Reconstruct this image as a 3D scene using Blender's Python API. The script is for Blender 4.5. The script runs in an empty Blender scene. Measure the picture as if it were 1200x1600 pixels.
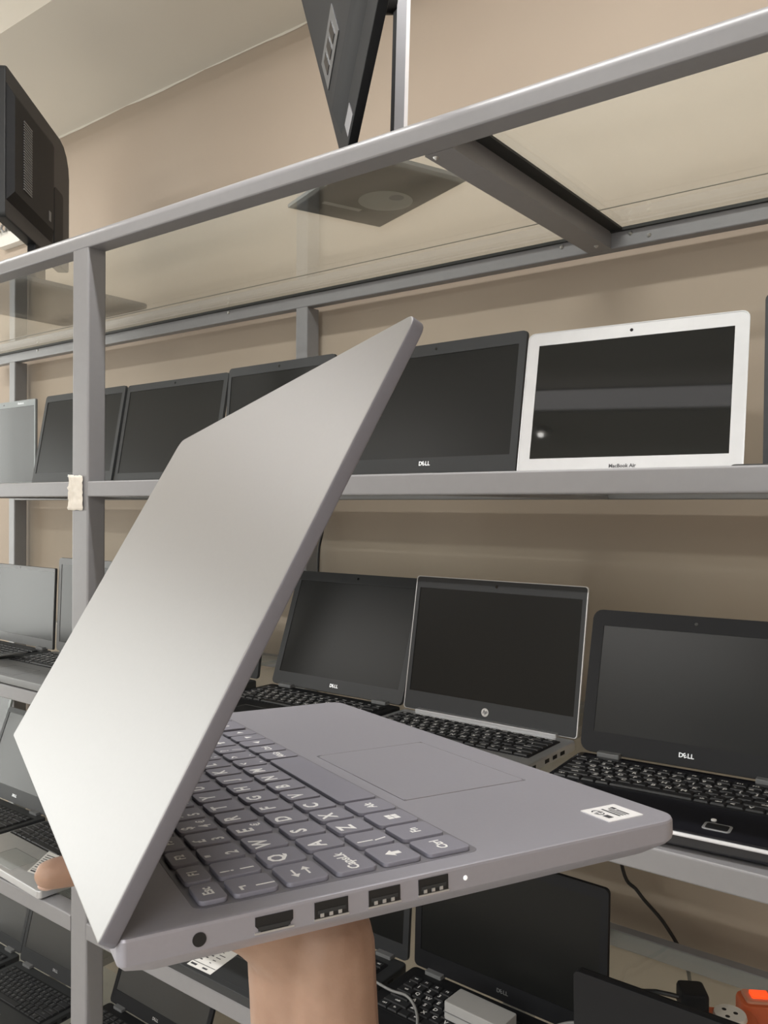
import bpy, bmesh, math, random
from mathutils import Matrix, Vector, Euler
random.seed(7)
S = bpy.context.scene
COL = S.collection
PI = math.pi
R = math.radians
CZ = 1.45                                   # height of the phone camera above the floor

# ------------------------------------------------------------------ camera
cam_d = bpy.data.cameras.new('camera'); cam = bpy.data.objects.new('camera', cam_d); COL.objects.link(cam)
cam_d.sensor_fit = 'VERTICAL'; cam_d.sensor_height = 36.0; cam_d.lens = 36.0 * 1313.64 / 1600.0
cam_d.clip_start = 0.02
_r = (0.7960155, 0.6052505, 0.0055697); _d = (0.0079569, -0.0012629, -0.9999675); _f = (-0.6052239, 0.7960340, -0.0058212)
cam.matrix_world = Matrix(((_r[0], -_d[0], -_f[0], 0), (_r[1], -_d[1], -_f[1], 0), (_r[2], -_d[2], -_f[2], CZ), (0, 0, 0, 1)))
S.camera = cam
# ------------------------------------------------------------------ exposure, world, big lights
S.view_settings.view_transform = 'Standard'; S.view_settings.look = 'None'
S.view_settings.gamma = 1.0; S.view_settings.exposure = 0.10; S.view_settings.use_curve_mapping = False
W = bpy.data.worlds.new('world'); S.world = W; W.use_nodes = True
W.node_tree.nodes['Background'].inputs[0].default_value = (0.95, 0.97, 1.0, 1)
W.node_tree.nodes['Background'].inputs[1].default_value = 0.55

def area(name, loc, rot, sx, sy, power, color):
    l = bpy.data.lights.new(name, 'AREA'); l.shape = 'RECTANGLE'; l.size = sx; l.size_y = sy; l.energy = power; l.color = color
    o = bpy.data.objects.new(name, l); COL.objects.link(o); o.location = loc; o.rotation_euler = rot
    return o
# daylight through the open shop front in the left wall
area('big_light', (-5.75, -0.1, 1.35), (0, R(-90), 0), 2.4, 3.0, 98, (1.0, 0.97, 0.955))
# front fill light added behind the photographer, shining through an added window
area('big_light', (0.0, -3.5, 1.62), (R(90), 0, 0), 3.0, 1.5, 46, (0.97, 0.98, 1.0))
TUBES = ((-0.75, 0.78, 2.735, 14), (-3.0, 0.78, 2.735, 9), (-1.2, -1.75, 2.735, 34), (-3.6, -1.75, 2.735, 26), (0.9, -1.75, 2.735, 30))

# ------------------------------------------------------------------ materials
MATS = {}
def pm(name, col, rough=.5, metal=0.0, var=.06, scale=40.0, bump=0.0, emit=None, spec=.5, coat=0.0):
    if name in MATS: return MATS[name]
    m = bpy.data.materials.new(name); m.use_nodes = True
    nt = m.node_tree; b = nt.nodes['Principled BSDF']
    tc = nt.nodes.new('ShaderNodeTexCoord'); nz = nt.nodes.new('ShaderNodeTexNoise')
    nz.inputs['Scale'].default_value = scale; nz.inputs['Detail'].default_value = 4
    nt.links.new(tc.outputs['Object'], nz.inputs['Vector'])
    mr = nt.nodes.new('ShaderNodeMapRange'); mr.inputs[3].default_value = 1 - var; mr.inputs[4].default_value = 1 + var
    nt.links.new(nz.outputs['Fac'], mr.inputs[0])
    vm = nt.nodes.new('ShaderNodeVectorMath'); vm.operation = 'SCALE'; vm.inputs[0].default_value = col[:3]
    nt.links.new(mr.outputs[0], vm.inputs['Scale']); nt.links.new(vm.outputs[0], b.inputs['Base Color'])
    b.inputs['Roughness'].default_value = rough; b.inputs['Metallic'].default_value = metal
    b.inputs['Specular IOR Level'].default_value = spec; b.inputs['Coat Weight'].default_value = coat
    if bump:
        bp = nt.nodes.new('ShaderNodeBump'); bp.inputs['Strength'].default_value = bump; bp.inputs['Distance'].default_value = .002
        nt.links.new(nz.outputs['Fac'], bp.inputs['Height']); nt.links.new(bp.outputs[0], b.inputs['Normal'])
    if emit:
        b.inputs['Emission Color'].default_value = (*emit[0], 1); b.inputs['Emission Strength'].default_value = emit[1]
    MATS[name] = m; return m

def glass_mat():
    m = bpy.data.materials.new('shelf_glass'); m.use_nodes = True; nt = m.node_tree; nt.nodes.clear()
    N = nt.nodes.new
    out = N('ShaderNodeOutputMaterial'); geo = N('ShaderNodeNewGeometry')
    dot = N('ShaderNodeVectorMath'); dot.operation = 'DOT_PRODUCT'
    nt.links.new(geo.outputs['Normal'], dot.inputs[0]); nt.links.new(geo.outputs['Incoming'], dot.inputs[1])
    ab = N('ShaderNodeMath'); ab.operation = 'ABSOLUTE'; nt.links.new(dot.outputs['Value'], ab.inputs[0])
    om = N('ShaderNodeMath'); om.operation = 'SUBTRACT'; om.inputs[0].default_value = 1; nt.links.new(ab.outputs[0], om.inputs[1])
    pw = N('ShaderNodeMath'); pw.operation = 'POWER'; pw.inputs[1].default_value = 5; nt.links.new(om.outputs[0], pw.inputs[0])
    ma = N('ShaderNodeMath'); ma.operation = 'MULTIPLY_ADD'; ma.inputs[1].default_value = .96; ma.inputs[2].default_value = .04
    nt.links.new(pw.outputs[0], ma.inputs[0])
    tr = N('ShaderNodeBsdfTransparent'); tr.inputs[0].default_value = (.955, .972, .955, 1)
    gl = N('ShaderNodeBsdfGlossy'); gl.inputs['Roughness'].default_value = .02; gl.inputs[0].default_value = (1, 1, 1, 1)
    df = N('ShaderNodeBsdfTranslucent'); df.inputs[0].default_value = (.75, .76, .72, 1)     # a film of dust
    nz = N('ShaderNodeTexNoise'); nz.inputs['Scale'].default_value = 9
    tc = N('ShaderNodeTexCoord'); nt.links.new(tc.outputs['Object'], nz.inputs['Vector'])
    mr = N('ShaderNodeMapRange'); mr.inputs[3].default_value = .045; mr.inputs[4].default_value = .085; nt.links.new(nz.outputs['Fac'], mr.inputs[0])
    m0 = N('ShaderNodeMixShader'); nt.links.new(mr.outputs[0], m0.inputs[0]); nt.links.new(tr.outputs[0], m0.inputs[1]); nt.links.new(df.outputs[0], m0.inputs[2])
    mx = N('ShaderNodeMixShader'); nt.links.new(ma.outputs[0], mx.inputs[0]); nt.links.new(m0.outputs[0], mx.inputs[1]); nt.links.new(gl.outputs[0], mx.inputs[2])
    nt.links.new(mx.outputs[0], out.inputs[0])
    return m

def skin_mat():
    m = bpy.data.materials.new('skin'); m.use_nodes = True; nt = m.node_tree; b = nt.nodes['Principled BSDF']
    tc = nt.nodes.new('ShaderNodeTexCoord'); nz = nt.nodes.new('ShaderNodeTexNoise'); nz.inputs['Scale'].default_value = 35; nz.inputs['Detail'].default_value = 6
    nt.links.new(tc.outputs['Object'], nz.inputs['Vector'])
    cr = nt.nodes.new('ShaderNodeValToRGB'); cr.color_ramp.elements[0].color = (.30, .18, .125, 1); cr.color_ramp.elements[1].color = (.42, .27, .195, 1)
    cr.color_ramp.elements[0].position = .3; cr.color_ramp.elements[1].position = .7
    nt.links.new(nz.outputs['Fac'], cr.inputs[0]); nt.links.new(cr.outputs[0], b.inputs['Base Color'])
    b.inputs['Roughness'].default_value = .55; b.inputs['Subsurface Weight'].default_value = .08; b.inputs['Subsurface Radius'].default_value = (.01, .004, .002)
    n2 = nt.nodes.new('ShaderNodeTexNoise'); n2.inputs['Scale'].default_value = 400; nt.links.new(tc.outputs['Object'], n2.inputs['Vector'])
    bp = nt.nodes.new('ShaderNodeBump'); bp.inputs['Strength'].default_value = .15; bp.inputs['Distance'].default_value = .0008
    nt.links.new(n2.outputs['Fac'], bp.inputs['Height']); nt.links.new(bp.outputs[0], b.inputs['Normal'])
    return m

GLASS = glass_mat(); SKIN = skin_mat()
WALL = pm('wall_paint', (.415, .342, .275), .75, var=.04, scale=3, bump=.05)
CEIL = pm('ceiling_paint', (.74, .70, .63), .8, var=.03, scale=4, bump=.05)
FLOOR = pm('floor_tile', (.52, .50, .47), .4, var=.1, scale=5)
RACK = pm('rack_paint', (.245, .243, .255), .36, var=.05, scale=60)
STEEL = pm('screw_steel', (.6, .6, .6), .3, 1.0)
BLACK = pm('black_plastic', (.012, .0125, .0145), .52, spec=.22)
DGREY = pm('dark_grey_plastic', (.030, .032, .035), .45, spec=.4)
MGREY = pm('mid_grey_plastic', (.17, .175, .18), .4)
PALEB = pm('pale_grey_bezel', (.30, .33, .34), .4)
SILVER = pm('silver_aluminium', (.60, .61, .63), .38, .75)
MACSIL = pm('bright_aluminium', (.64, .64, .66), .42, .25)
GBLACK = pm('gloss_black', (.012, .012, .016), .14)
KEYB = pm('black_keycap', (.018, .019, .022), .5)
LEGEND = pm('key_legend', (.95, .95, .96), .5, var=0)
SCREEN = pm('matte_screen', (.011, .0115, .0112), .30, var=.0, spec=.22)
SCREENG = pm('gloss_screen', (.006, .0075, .008), .03, var=.0)
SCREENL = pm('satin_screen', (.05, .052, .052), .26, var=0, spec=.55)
LOGO = pm('logo_silver', (.7, .72, .74), .3, .6)
DARKTXT = pm('logo_dark', (.08, .08, .09), .5)
WHITE = pm('white_paper', (.80, .79, .77), .7, var=.03)
TAPE = pm('masking_paper', (.74, .69, .62), .6, var=.08, scale=90, bump=.3)
INK = pm('printed_ink', (.05, .05, .06), .7)
MAIN = pm('laptop_grey_metal', (.355, .352, .405), .42, .35, var=.03, scale=500)
MAINL = pm('laptop_lid_metal', (.265, .26, .262), .40, .6, var=.03, scale=400)
MAINKEY = pm('laptop_keycap', (.24, .238, .29), .5, var=.03)
MAINGAP = pm('laptop_key_well', (.085, .085, .095), .5)
ORANGE = pm('orange_plastic', (.58, .12, .04), .45)
SOCKW = pm('socket_white', (.72, .70, .66), .4)
REDLED = pm('lit_red_switch', (.9, .1, .02), .3, emit=((1, .06, .01), 1.1))
LAMPE = pm('lamp_glow', (.9, .9, .9), .3, emit=((1, .97, .92), 14))
CABLE = pm('black_cable', (.015, .014, .014), .5)
CABLEG = pm('grey_cable', (.25, .25, .25), .4)
ADAPT = pm('adapter_grey', (.42, .42, .42), .5)

# ------------------------------------------------------------------ mesh helpers
class MB:
    def __init__(s): s.v = []; s.f = []; s.m = []
    def add(s, verts, faces, mi=0, M=None):
        n = len(s.v)
        for p in verts:
            p = Vector(p); s.v.append(M @ p if M else p)
        for f in faces: s.f.append([i + n for i in f]); s.m.append(mi)
    def box(s, x0, x1, y0, y1, z0, z1, mi=0, M=None):
        s.add([(x0,y0,z0),(x1,y0,z0),(x1,y1,z0),(x0,y1,z0),(x0,y0,z1),(x1,y0,z1),(x1,y1,z1),(x0,y1,z1)],
              [(3,2,1,0),(4,5,6,7),(0,1,5,4),(1,2,6,5),(2,3,7,6),(3,0,4,7)], mi, M)
    def loops(s, L, mi=0, M=None, caps=True):
        n = len(L[0]); vs = [p for l in L for p in l]; fs = []
        for k in range(len(L) - 1):
            for i in range(n):
                j = (i + 1) % n
                fs.append((k*n+i, k*n+j, (k+1)*n+j, (k+1)*n+i))
        if caps: fs.append(tuple(reversed(range(n)))); fs.append(tuple((len(L)-1)*n + i for i in range(n)))
        s.add(vs, fs, mi, M)
    def rprism(s, x0, x1, y0, y1, z0, z1, r=.004, b=.001, mi=0, M=None, seg=4, r4=None):
        # rounded-corner slab, edges softened by b
        def ring(ins, z):
            o = []
            cs = ((x1, y1, 0), (x0, y1, 1), (x0, y0, 2), (x1, y0, 3))
            for k, (cx, cy, q) in enumerate(cs):
                rr = max((r4[k] if r4 else r), 1e-5)
                sx = -1 if q in (0, 3) else 1; sy = -1 if q in (0, 1) else 1
                ccx = cx + sx * rr; ccy = cy + sy * rr
                for i in range(seg + 1):
                    a = q * PI/2 + i * PI/2/seg
                    e = max(rr - ins, 1e-5)
                    dx = dy = 0.0
                    if rr < ins: dx = sx * (ins - rr); dy = sy * (ins - rr)
                    o.append((ccx + math.cos(a) * e + dx, ccy + math.sin(a) * e + dy, z))
            return o
        if b > 0:
            L = [ring(b, z0), ring(b*.3, z0 + b*.3), ring(0, z0 + b), ring(0, z1 - b), ring(b*.3, z1 - b*.3), ring(b, z1)]
        else: L = [ring(0, z0), ring(0, z1)]
        s.loops(L, mi, M)
    def cyl(s, p0, p1, r0, r1=None, seg=16, mi=0, M=None):
        r1 = r0 if r1 is None else r1
        p0, p1 = Vector(p0), Vector(p1); d = (p1 - p0).normalized()
        u = d.orthogonal().normalized(); w = d.cross(u)
        L = [[p + (u*math.cos(2*PI*i/seg) + w*math.sin(2*PI*i/seg))*rr for i in range(seg)] for p, rr in ((p0, r0), (p1, r1))]
        s.loops(L, mi, M)
    def tube(s, pts, r, seg=8, mi=0, M=None):
        pts = [Vector(p) for p in pts]; L = []; u = None
        for k, p in enumerate(pts):
            d = (pts[min(k+1, len(pts)-1)] - pts[max(k-1, 0)]).normalized()
            if u is None: u = d.orthogonal().normalized()
            u = (u - d * u.dot(d)).normalized(); w = d.cross(u)
            rr = r[k] if isinstance(r, (list, tuple)) else r
            L.append([p + (u*math.cos(2*PI*i/seg) + w*math.sin(2*PI*i/seg))*rr for i in range(seg)])
        s.loops(L, mi, M)
    def ell(s, c, rx, ry, rz, mi=0, M=None, nu=14, nv=8):
        L = []
        for k in range(nv + 1):
            t = -PI/2 + PI * (k + .02) / (nv + .04)
            L.append([(c[0] + rx*math.cos(t)*math.cos(2*PI*i/nu), c[1] + ry*math.cos(t)*math.sin(2*PI*i/nu), c[2] + rz*math.sin(t)) for i in range(nu)])
        s.loops(L, mi, M)
    def mesh(s, name, mats, ang=35):
        me = bpy.data.meshes.new(name); me.from_pydata([tuple(p) for p in s.v], [], s.f)
        for m in (mats if isinstance(mats, (list, tuple)) else [mats]): me.materials.append(m)
        me.polygons.foreach_set('material_index', s.m)
        bm = bmesh.new(); bm.from_mesh(me); bmesh.ops.recalc_face_normals(bm, faces=bm.faces); bm.to_mesh(me); bm.free()
        me.shade_smooth(); me.set_sharp_from_angle(angle=R(ang)); me.update()
        return me
    def build(s, name, mats, parent=None, M=None, ang=35):
        return link(name, s.mesh(name, mats, ang), parent, M)

def link(name, me, parent=None, M=None):
    o = bpy.data.objects.new(name, me); COL.objects.link(o)
    if parent: o.parent = parent
    if M is not None: o.matrix_local = M
    wn = o.modifiers.new('weighted_normals', 'WEIGHTED_NORMAL'); wn.keep_sharp = True; wn.weight = 80
    return o
def tag(o, label=None, cat=None, group=None, kind=None):
    if label: o['label'] = label
    if cat: o['category'] = cat
    if group: o['group'] = group
    if kind: o['kind'] = kind
    return o
def empty(name, M, label, cat, group=None):
    o = bpy.data.objects.new(name, None); COL.objects.link(o); o.empty_display_size = .02; o.matrix_world = M
    return tag(o, label, cat, group)
def T(x, y, z): return Matrix.Translation((x, y, z))
def RZ(a): return Matrix.Rotation(a, 4, 'Z')
def RX(a): return Matrix.Rotation(a, 4, 'X')
def RY(a): return Matrix.Rotation(a, 4, 'Y')

_gl = {}
def glyph(t, shear=0.0):
    k = (t, shear)
    if k not in _gl:
        c = bpy.data.curves.new('txt', 'FONT'); c.body = t; c.align_x = 'CENTER'; c.align_y = 'CENTER'; c.resolution_u = 2; c.shear = shear; c.offset = .03
        o = bpy.data.objects.new('txt', c); me = bpy.data.meshes.new_from_object(o)
        _gl[k] = ([v.co.copy() for v in me.vertices], [tuple(p.vertices) for p in me.polygons])
        bpy.data.objects.remove(o); bpy.data.meshes.remove(me); bpy.data.curves.remove(c)
    return _gl[k]
def write(mb, t, x, y, size, z=0, mi=0, M=None, sx=1.0, rot=0.0, shear=0.0):
    v, f = glyph(t, shear); c, s_ = math.cos(rot), math.sin(rot)
    mb.add([(x + (p.x*sx*c - p.y*s_)*size, y + (p.x*sx*s_ + p.y*c)*size, z) for p in v], f, mi, M)
def struct(name, mb, m): return tag(mb.build(name, m), kind='structure')

# ------------------------------------------------------------------ room shell
YW = 1.57
mb = MB(); mb.box(-5.6, 1.8, -3.3, YW + .12, -.1, 0); struct('floor', mb, FLOOR)
mb = MB(); mb.box(-5.6, 1.8, YW, YW + .12, 0, 2.9); struct('wall_back', mb, WALL)
mb = MB(); mb.box(1.7, 1.82, -3.3, YW, 0, 2.9); struct('wall_right', mb, WALL)
mb = MB(); mb.box(-5.6, -1.55, -3.42, -3.3, 0, 2.9); mb.box(1.55, 1.8, -3.42, -3.3, 0, 2.9); mb.box(-1.55, 1.55, -3.42, -3.3, 0, .82); mb.box(-1.55, 1.55, -3.42, -3.3, 2.42, 2.9)
struct('wall_front', mb, WALL)
mb = MB()
for x in (-1.55, -.525, .50, 1.51): mb.box(x, x + .04, -3.39, -3.33, .82, 2.42)
mb.box(-1.55, 1.55, -3.39, -3.33, .82, .86); mb.box(-1.55, 1.55, -3.39, -3.33, 2.38, 2.42)
fr = struct('fill_window', mb, MGREY)  # window added with the fill light behind the photographer
mb = MB(); mb.box(-1.52, 1.52, -3.365, -3.36, .85, 2.39); mb.build('pane', GLASS, fr)  # pane of the added fill window
mb = MB()
mb.box(-5.6, -5.48, 1.45, YW, 0, 2.9); mb.box(-5.6, -5.48, -3.3, -1.65, 0, 2.9); mb.box(-5.6, -5.48, -1.65, 1.45, 2.55, 2.9); mb.box(-5.6, -5.48, -1.65, 1.45, 0, .1)
struct('wall_left', mb, WALL)
mb = MB(); mb.box(-5.6, 1.8, -3.42, YW + .12, 2.78, 2.9); struct('ceiling', mb, CEIL)
# dropped ceiling strips: along the rack wall, and a second one behind the photographer
mb = MB()
n = 120; xs = [-5.48 + i * 7.18 / n for i in range(n + 1)]
mb.box(-5.48, 1.7, 1.135, YW, 2.672, 2.78)
struct('trim_1', mb, CEIL)
mb = MB(); mb.box(-5.48, 1.7, -1.02, -.70, 2.672, 2.78); struct('trim_2', mb, CEIL)
# uneven paint line where ceiling strip meets wall
mb = MB(); lo = []; hi = []
rr = random.Random(3)
for i, x in enumerate(xs): lo.append((x, YW - .0012, 2.672 - .001 - .004 * rr.random() - .003*math.sin(x*7)**2)); hi.append((x, YW - .0012, 2.6725))
for i in range(n): mb.add([lo[i], lo[i+1], hi[i+1], hi[i]], [(0, 1, 2, 3)])
struct('trim_3', mb, CEIL)
# shop-front frame in the left wall
mb = MB()
for y in (-1.65, -.63, .38, 1.40): mb.box(-5.56, -5.50, y, y + .05, .1, 2.55)
mb.box(-5.56, -5.50, -1.65, 1.45, 2.50, 2.55); mb.box(-5.56, -5.50, -1.65, 1.45, .1, .15)
fr = struct('window_1', mb, MGREY)
mb = MB(); mb.box(-5.535, -5.53, -1.62, 1.42, .14, 2.51); mb.build('pane', GLASS, fr)

# ------------------------------------------------------------------ ceiling lights
for i, (x, y, z, p) in enumerate(TUBES):
    lab = ['white tube ceiling light over the near bay of the display rack', 'white tube ceiling light over the left end of the display rack', 'white tube ceiling light behind the photographer',
           'white tube ceiling light near the shop front', 'white tube ceiling light by the right wall'][i]
    t = empty('ceiling_light', T(x, y, 2.78), lab, 'ceiling light', 'tube lights on the ceiling')
    mb = MB(); mb.rprism(-.62, .62, -.03, .03, -.035, 0, .006, .003); mb.build('housing', SOCKW, t)
    mb = MB(); mb.cyl((-.6, 0, -.05), (.6, 0, -.05), .014, seg=12); mb.build('tube', LAMPE, t)
    for sx in (-1, 1): mb = MB(); mb.box(min(sx*.6, sx*.615), max(sx*.6, sx*.615), -.016, .016, -.066, -.03); mb.build('end_cap', SOCKW, t)
    a = area('tube_light', (0, 0, -.075), (0, 0, 0), 1.2, .05, p, (1, .985, .96)); a.parent = t
t = empty('ceiling_lamp', T(-1.37, -.85, 2.672), 'small round bulb lamp under the ceiling beam behind the photographer', 'ceiling lamp')
mb = MB(); mb.cyl((0, 0, -.02), (0, 0, 0), .035, .045, 20); mb.build('holder', SOCKW, t)
mb = MB(); mb.ell((0, 0, -.026), .013, .013, .009); mb.build('bulb', LAMPE, t)

t = empty('ceiling_light', T(-.95, -.70, 2.725), 'long linear light on the face of the ceiling beam behind the photographer', 'ceiling light')
mb = MB(); mb.box(-1.2, 1.2, -.0, .012, -.05, .05); mb.build('housing', SOCKW, t)
mb = MB(); mb.rprism(-1.19, 1.19, .012, .02, -.044, .044, .003, .001); mb.build('diffuser', pm('panel_glow', (.9,.9,.9), .4, emit=((1, .96, .97), 1.15)), t)

# ------------------------------------------------------------------ the rack
YF = .92; YR = 1.51
XL, XR = -2.90, -.05
LV = {'top': (.485 + CZ, .520 + CZ), 'a': (.0165 + CZ, .0455 + CZ), 'b': (-.4045 + CZ, -.3755 + CZ), 'c': (-.8195 + CZ, -.7875 + CZ), 'd': (-1.237 + CZ, -1.208 + CZ)}
S2, S3, S4, S5 = (LV[k][1] for k in 'abcd'); S2 -= .014
rack = empty('display_rack', T(-1.425, YF, 0), 'grey painted steel display rack with four open levels along the beige wall', 'rack')
def rp(name, mb): 
    o = mb.build(name, RACK); o.parent = rack; o.matrix_parent_inverse = rack.matrix_world.inverted(); return o
rack_inv = None
posts = (-2.76, -1.425, -.09)
for x in posts:
    mb = MB(); mb.rprism(x - .026, x + .026, YF, YF + .039, 0, LV['top'][0], .004, 0, seg=3); rp('post', mb)
    xr = x + .02
    mb = MB(); mb.rprism(xr - .019, xr + .019, YR, YR + .045, 0, LV['top'][0], .004, 0, seg=3); rp('post', mb)
def railx(y0, y1, z0, z1, r, x0=XL, x1=XR, r4=None):
    mb = MB()
    M = Matrix(((0, 0, 1, x0), (1, 0, 0, 0), (0, 1, 0, 0), (0, 0, 0, 1)))      # prism axis along X
    mb.rprism(y0, y1, z0, z1, 0, x1 - x0, r, 0, M=M, seg=8, r4=r4); return mb
rp('front_rail', railx(YF, YF + .039, *LV['top'], .009, r4=(.017, .017, .003, .003)))
rp('rear_rail', railx(YR, YR + .026, LV['top'][0], LV['top'][1], .003))
for k in 'abcd':
    z0, z1 = LV[k]
    for a, b in zip(posts[:-1], posts[1:]):
        rp('front_rail', railx(YF, YF + .039, z0, z1, .003, a + .026, b - .026))
        rp('rear_rail', railx(YR, YR + .026, z0, z1, .003, a + .039, b + .001))
for x in (-.64, -1.975):
    for k in (('top',) if x > -1 else ()):
        z0, z1 = LV[k]
        mb = MB(); mb.rprism(x - .023, x + .023, YF + .039, YR, z0, z1, .003, 0); rp('cross_member', mb)
    for k in 'abcd':
        z0, z1 = LV[k]
        dz = .0135 if k == 'a' else 0
        mb = MB(); mb.box(x - .02, x + .02, YF + .039, YR, z0, z1 - .009 - dz); rp('cross_member', mb)
STRIPBLK = pm('black_strip', (.02, .021, .02), .6)  # black strips laid along the cross member and rear rail
zt1 = LV['top'][1]
for x0, x1 in ((-.617, -.594),):
    mb = MB(); mb.box(x0, x1, YF + .039, YR - .007, zt1 - .004, zt1); rp('edge_strip', mb).data.materials[0] = STRIPBLK
mb = MB(); mb.box(XL + .02, XR - .02, YR - .007, YR, zt1 - .006, zt1); rp('edge_strip', mb).data.materials[0] = STRIPBLK
def screw(p, n):
    n = Vector(n); p = Vector(p)
    mb = MB(); mb.cyl(p, p + n*.0025, .0045, .0030, 10); mb.cyl(p + n*.0025, p + n*.0040, .0025, .0012, 8)
    o = mb.build('screw_head', STEEL); o.parent = rack; o.matrix_parent_inverse = rack.matrix_world.inverted()
zt = LV['top'][0]
for x, y in ((-.652, .972), (-.632, 1.475)): screw((x, y, zt), (0, 0, -1))
for x, z in ((-.7175, .507), (-.581, .508), (-.546, .498), (-1.664, .508), (-2.58, .508)): screw((x, YR, z + CZ), (0, -1, 0))
# loose glass panes, one per bay and level
panes = []
gl_lab = {'top': 'clear glass pane on the top level of the rack, ', 'a': 'clear glass shelf under the upper row of laptops, ', 'b': 'clear glass shelf under the middle row of laptops, ', 'c': 'clear glass shelf under the lower row of laptops, ', 'd': 'clear glass shelf on the bottom level of the rack, '}
bays = {'lo': ((-2.73, -1.455, 'bay left of the taped post'), (-1.395, -.12, 'bay right of the taped post'))}
bays['top'] = ((-2.885, -.645, 'carrying the two monitors'), (-.635, -.06, 'right of the near cross member'))
for k in ('top', 'a', 'b', 'c', 'd'):
    for (a, b, w) in (bays['top'] if k == 'top' else bays['lo']):
        z1 = LV[k][1]
        mb = MB()
        if k == 'top': mb.box(a, b, YF + .031, YR + .02, z1 + .0005, z1 + .0065)
        else:
            z1 -= .0135 if k == 'a' else 0
            mb.box(a, b, YF + .0395, YR - .0005, z1 - .0085, z1 - .0005)
        gs = tag(mb.build('glass_shelf', GLASS), gl_lab[k] + w, 'glass shelf', 'glass shelves of the rack')
        if k == 'top': mb = MB(); mb.box(a, b, 1.3955, 1.3972, z1 - .0004, z1 + .0004); mb.build('dark_line', pm('painted_rail_reflection', (.10, .095, .075), .5), gs)  # dark line painted in for the rail edge mirrored in the glass
ZG = LV['top'][1] + .0068                 # top of the top glass

# crumpled paper tape on the post
mb = MB(); rr = random.Random(5); nx, nz = 8, 14; vs = []
for j in range(nz + 1):
    for i in range(nx + 1):
        u, v = i/nx, j/nz
        vs.append((-1.4535 + .042*u + .004*v*(u - .4), YF - .0015 - .003*rr.random() - (.004 if u < .1 else 0)*rr.random(), CZ + .056 - .066*v + .002*rr.random()))
mb.add(vs, [(j*(nx+1)+i, j*(nx+1)+i+1, (j+1)*(nx+1)+i+1, (j+1)*(nx+1)+i) for j in range(nz) for i in range(nx)])
o = mb.build('paper_tape', TAPE, ang=180); sm = o.modifiers.new('solid', 'SOLIDIFY'); sm.thickness = .0004
tag(o, 'crumpled off-white paper tape stuck on the grey rack post', 'tape')

# ------------------------------------------------------------------ laptops on the rack
KC = {}
def key_rows(numpad=False):
    # rows (from hinge to user): list of (x0, x1, legend) in units of key pitch
    rows = [[(i*1.0, i + 1.0, s) for i, s in enumerate(['esc','F1','F2','F3','F4','F5','F6','F7','F8','F9','F10','F11','F12','ins','del'])],
            [(i*1.0, i + 1.0, s) for i, s in enumerate('`1234567890-=')] + [(13, 15, '←')],
            [(0, 1.5, 'tab')] + [(1.5 + i, 2.5 + i, s) for i, s in enumerate('QWERTYUIOP[]')] + [(13.5, 15, '\\')],
            [(0, 1.8, 'caps')] + [(1.8 + i, 2.8 + i, s) for i, s in enumerate("ASDFGHJKL;'")] + [(12.8, 15, 'enter')],
            [(0, 2.3, 'shift')] + [(2.3 + i, 3.3 + i, s) for i, s in enumerate('ZXCVBNM,./')] + [(12.3, 15, 'shift')],
            [(0, 1, 'ctrl'), (1, 2, 'fn'), (2, 3, ''), (3, 4, 'alt'), (4, 9.5, ''), (9.5, 10.5, 'alt'), (10.5, 11.5, 'ctrl'), (11.5, 12.6, '<'), (12.6, 13.8, 'v'), (13.8, 15, '>')]]
    return rows
def keyboard_mesh(w, h, leg):
    k = (round(w, 3), round(h, 3), leg)
    if k in KC: return KC[k]
    mb = MB(); px = w / 15; ry = h / 6
    mb.rprism(-w/2 - .003, w/2 + .003, -h - .003, .003, -.001, .0006, .003, 0, mi=2)
    for r, row in enumerate(key_rows()):
        for x0, x1, s in row:
            a, b = -w/2 + x0*px + .0010, -w/2 + x1*px - .0010
            y1, y0 = -r*ry - .0010, -(r+1)*ry + .0010
            mb.loops([[(a,y0,0),(b,y0,0),(b,y1,0),(a,y1,0)], [(a+.0012,y0+.0012,.0028),(b-.0012,y0+.0012,.0028),(b-.0012,y1-.0012,.0028),(a+.0012,y1-.0012,.0028)]], 0)
            if leg and s:
                sz = .0098 if len(s) == 1 else .0056
                write(mb, s.upper() if len(s) == 1 else s, a + (.0055 if len(s) == 1 else (b-a)/2), (y0 + y1)/2 + .001, sz, .0030, 1)
    KC[k] = mb.mesh('keyboard', [KEYB, LEGEND if leg == 1 else pm('dim_legend', (.16, .165, .17), .5), BLACK]); return KC[k]

def dell(mb, x, y, s, z, mi=0, M=None):
    for c, dx, rot in (('D', -1.45, 0), ('E', -.48, .45), ('L', .55, 0), ('L', 1.40, 0)): write(mb, c, x + dx*s*.62, y, s, z, mi, M, rot=rot)

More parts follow.
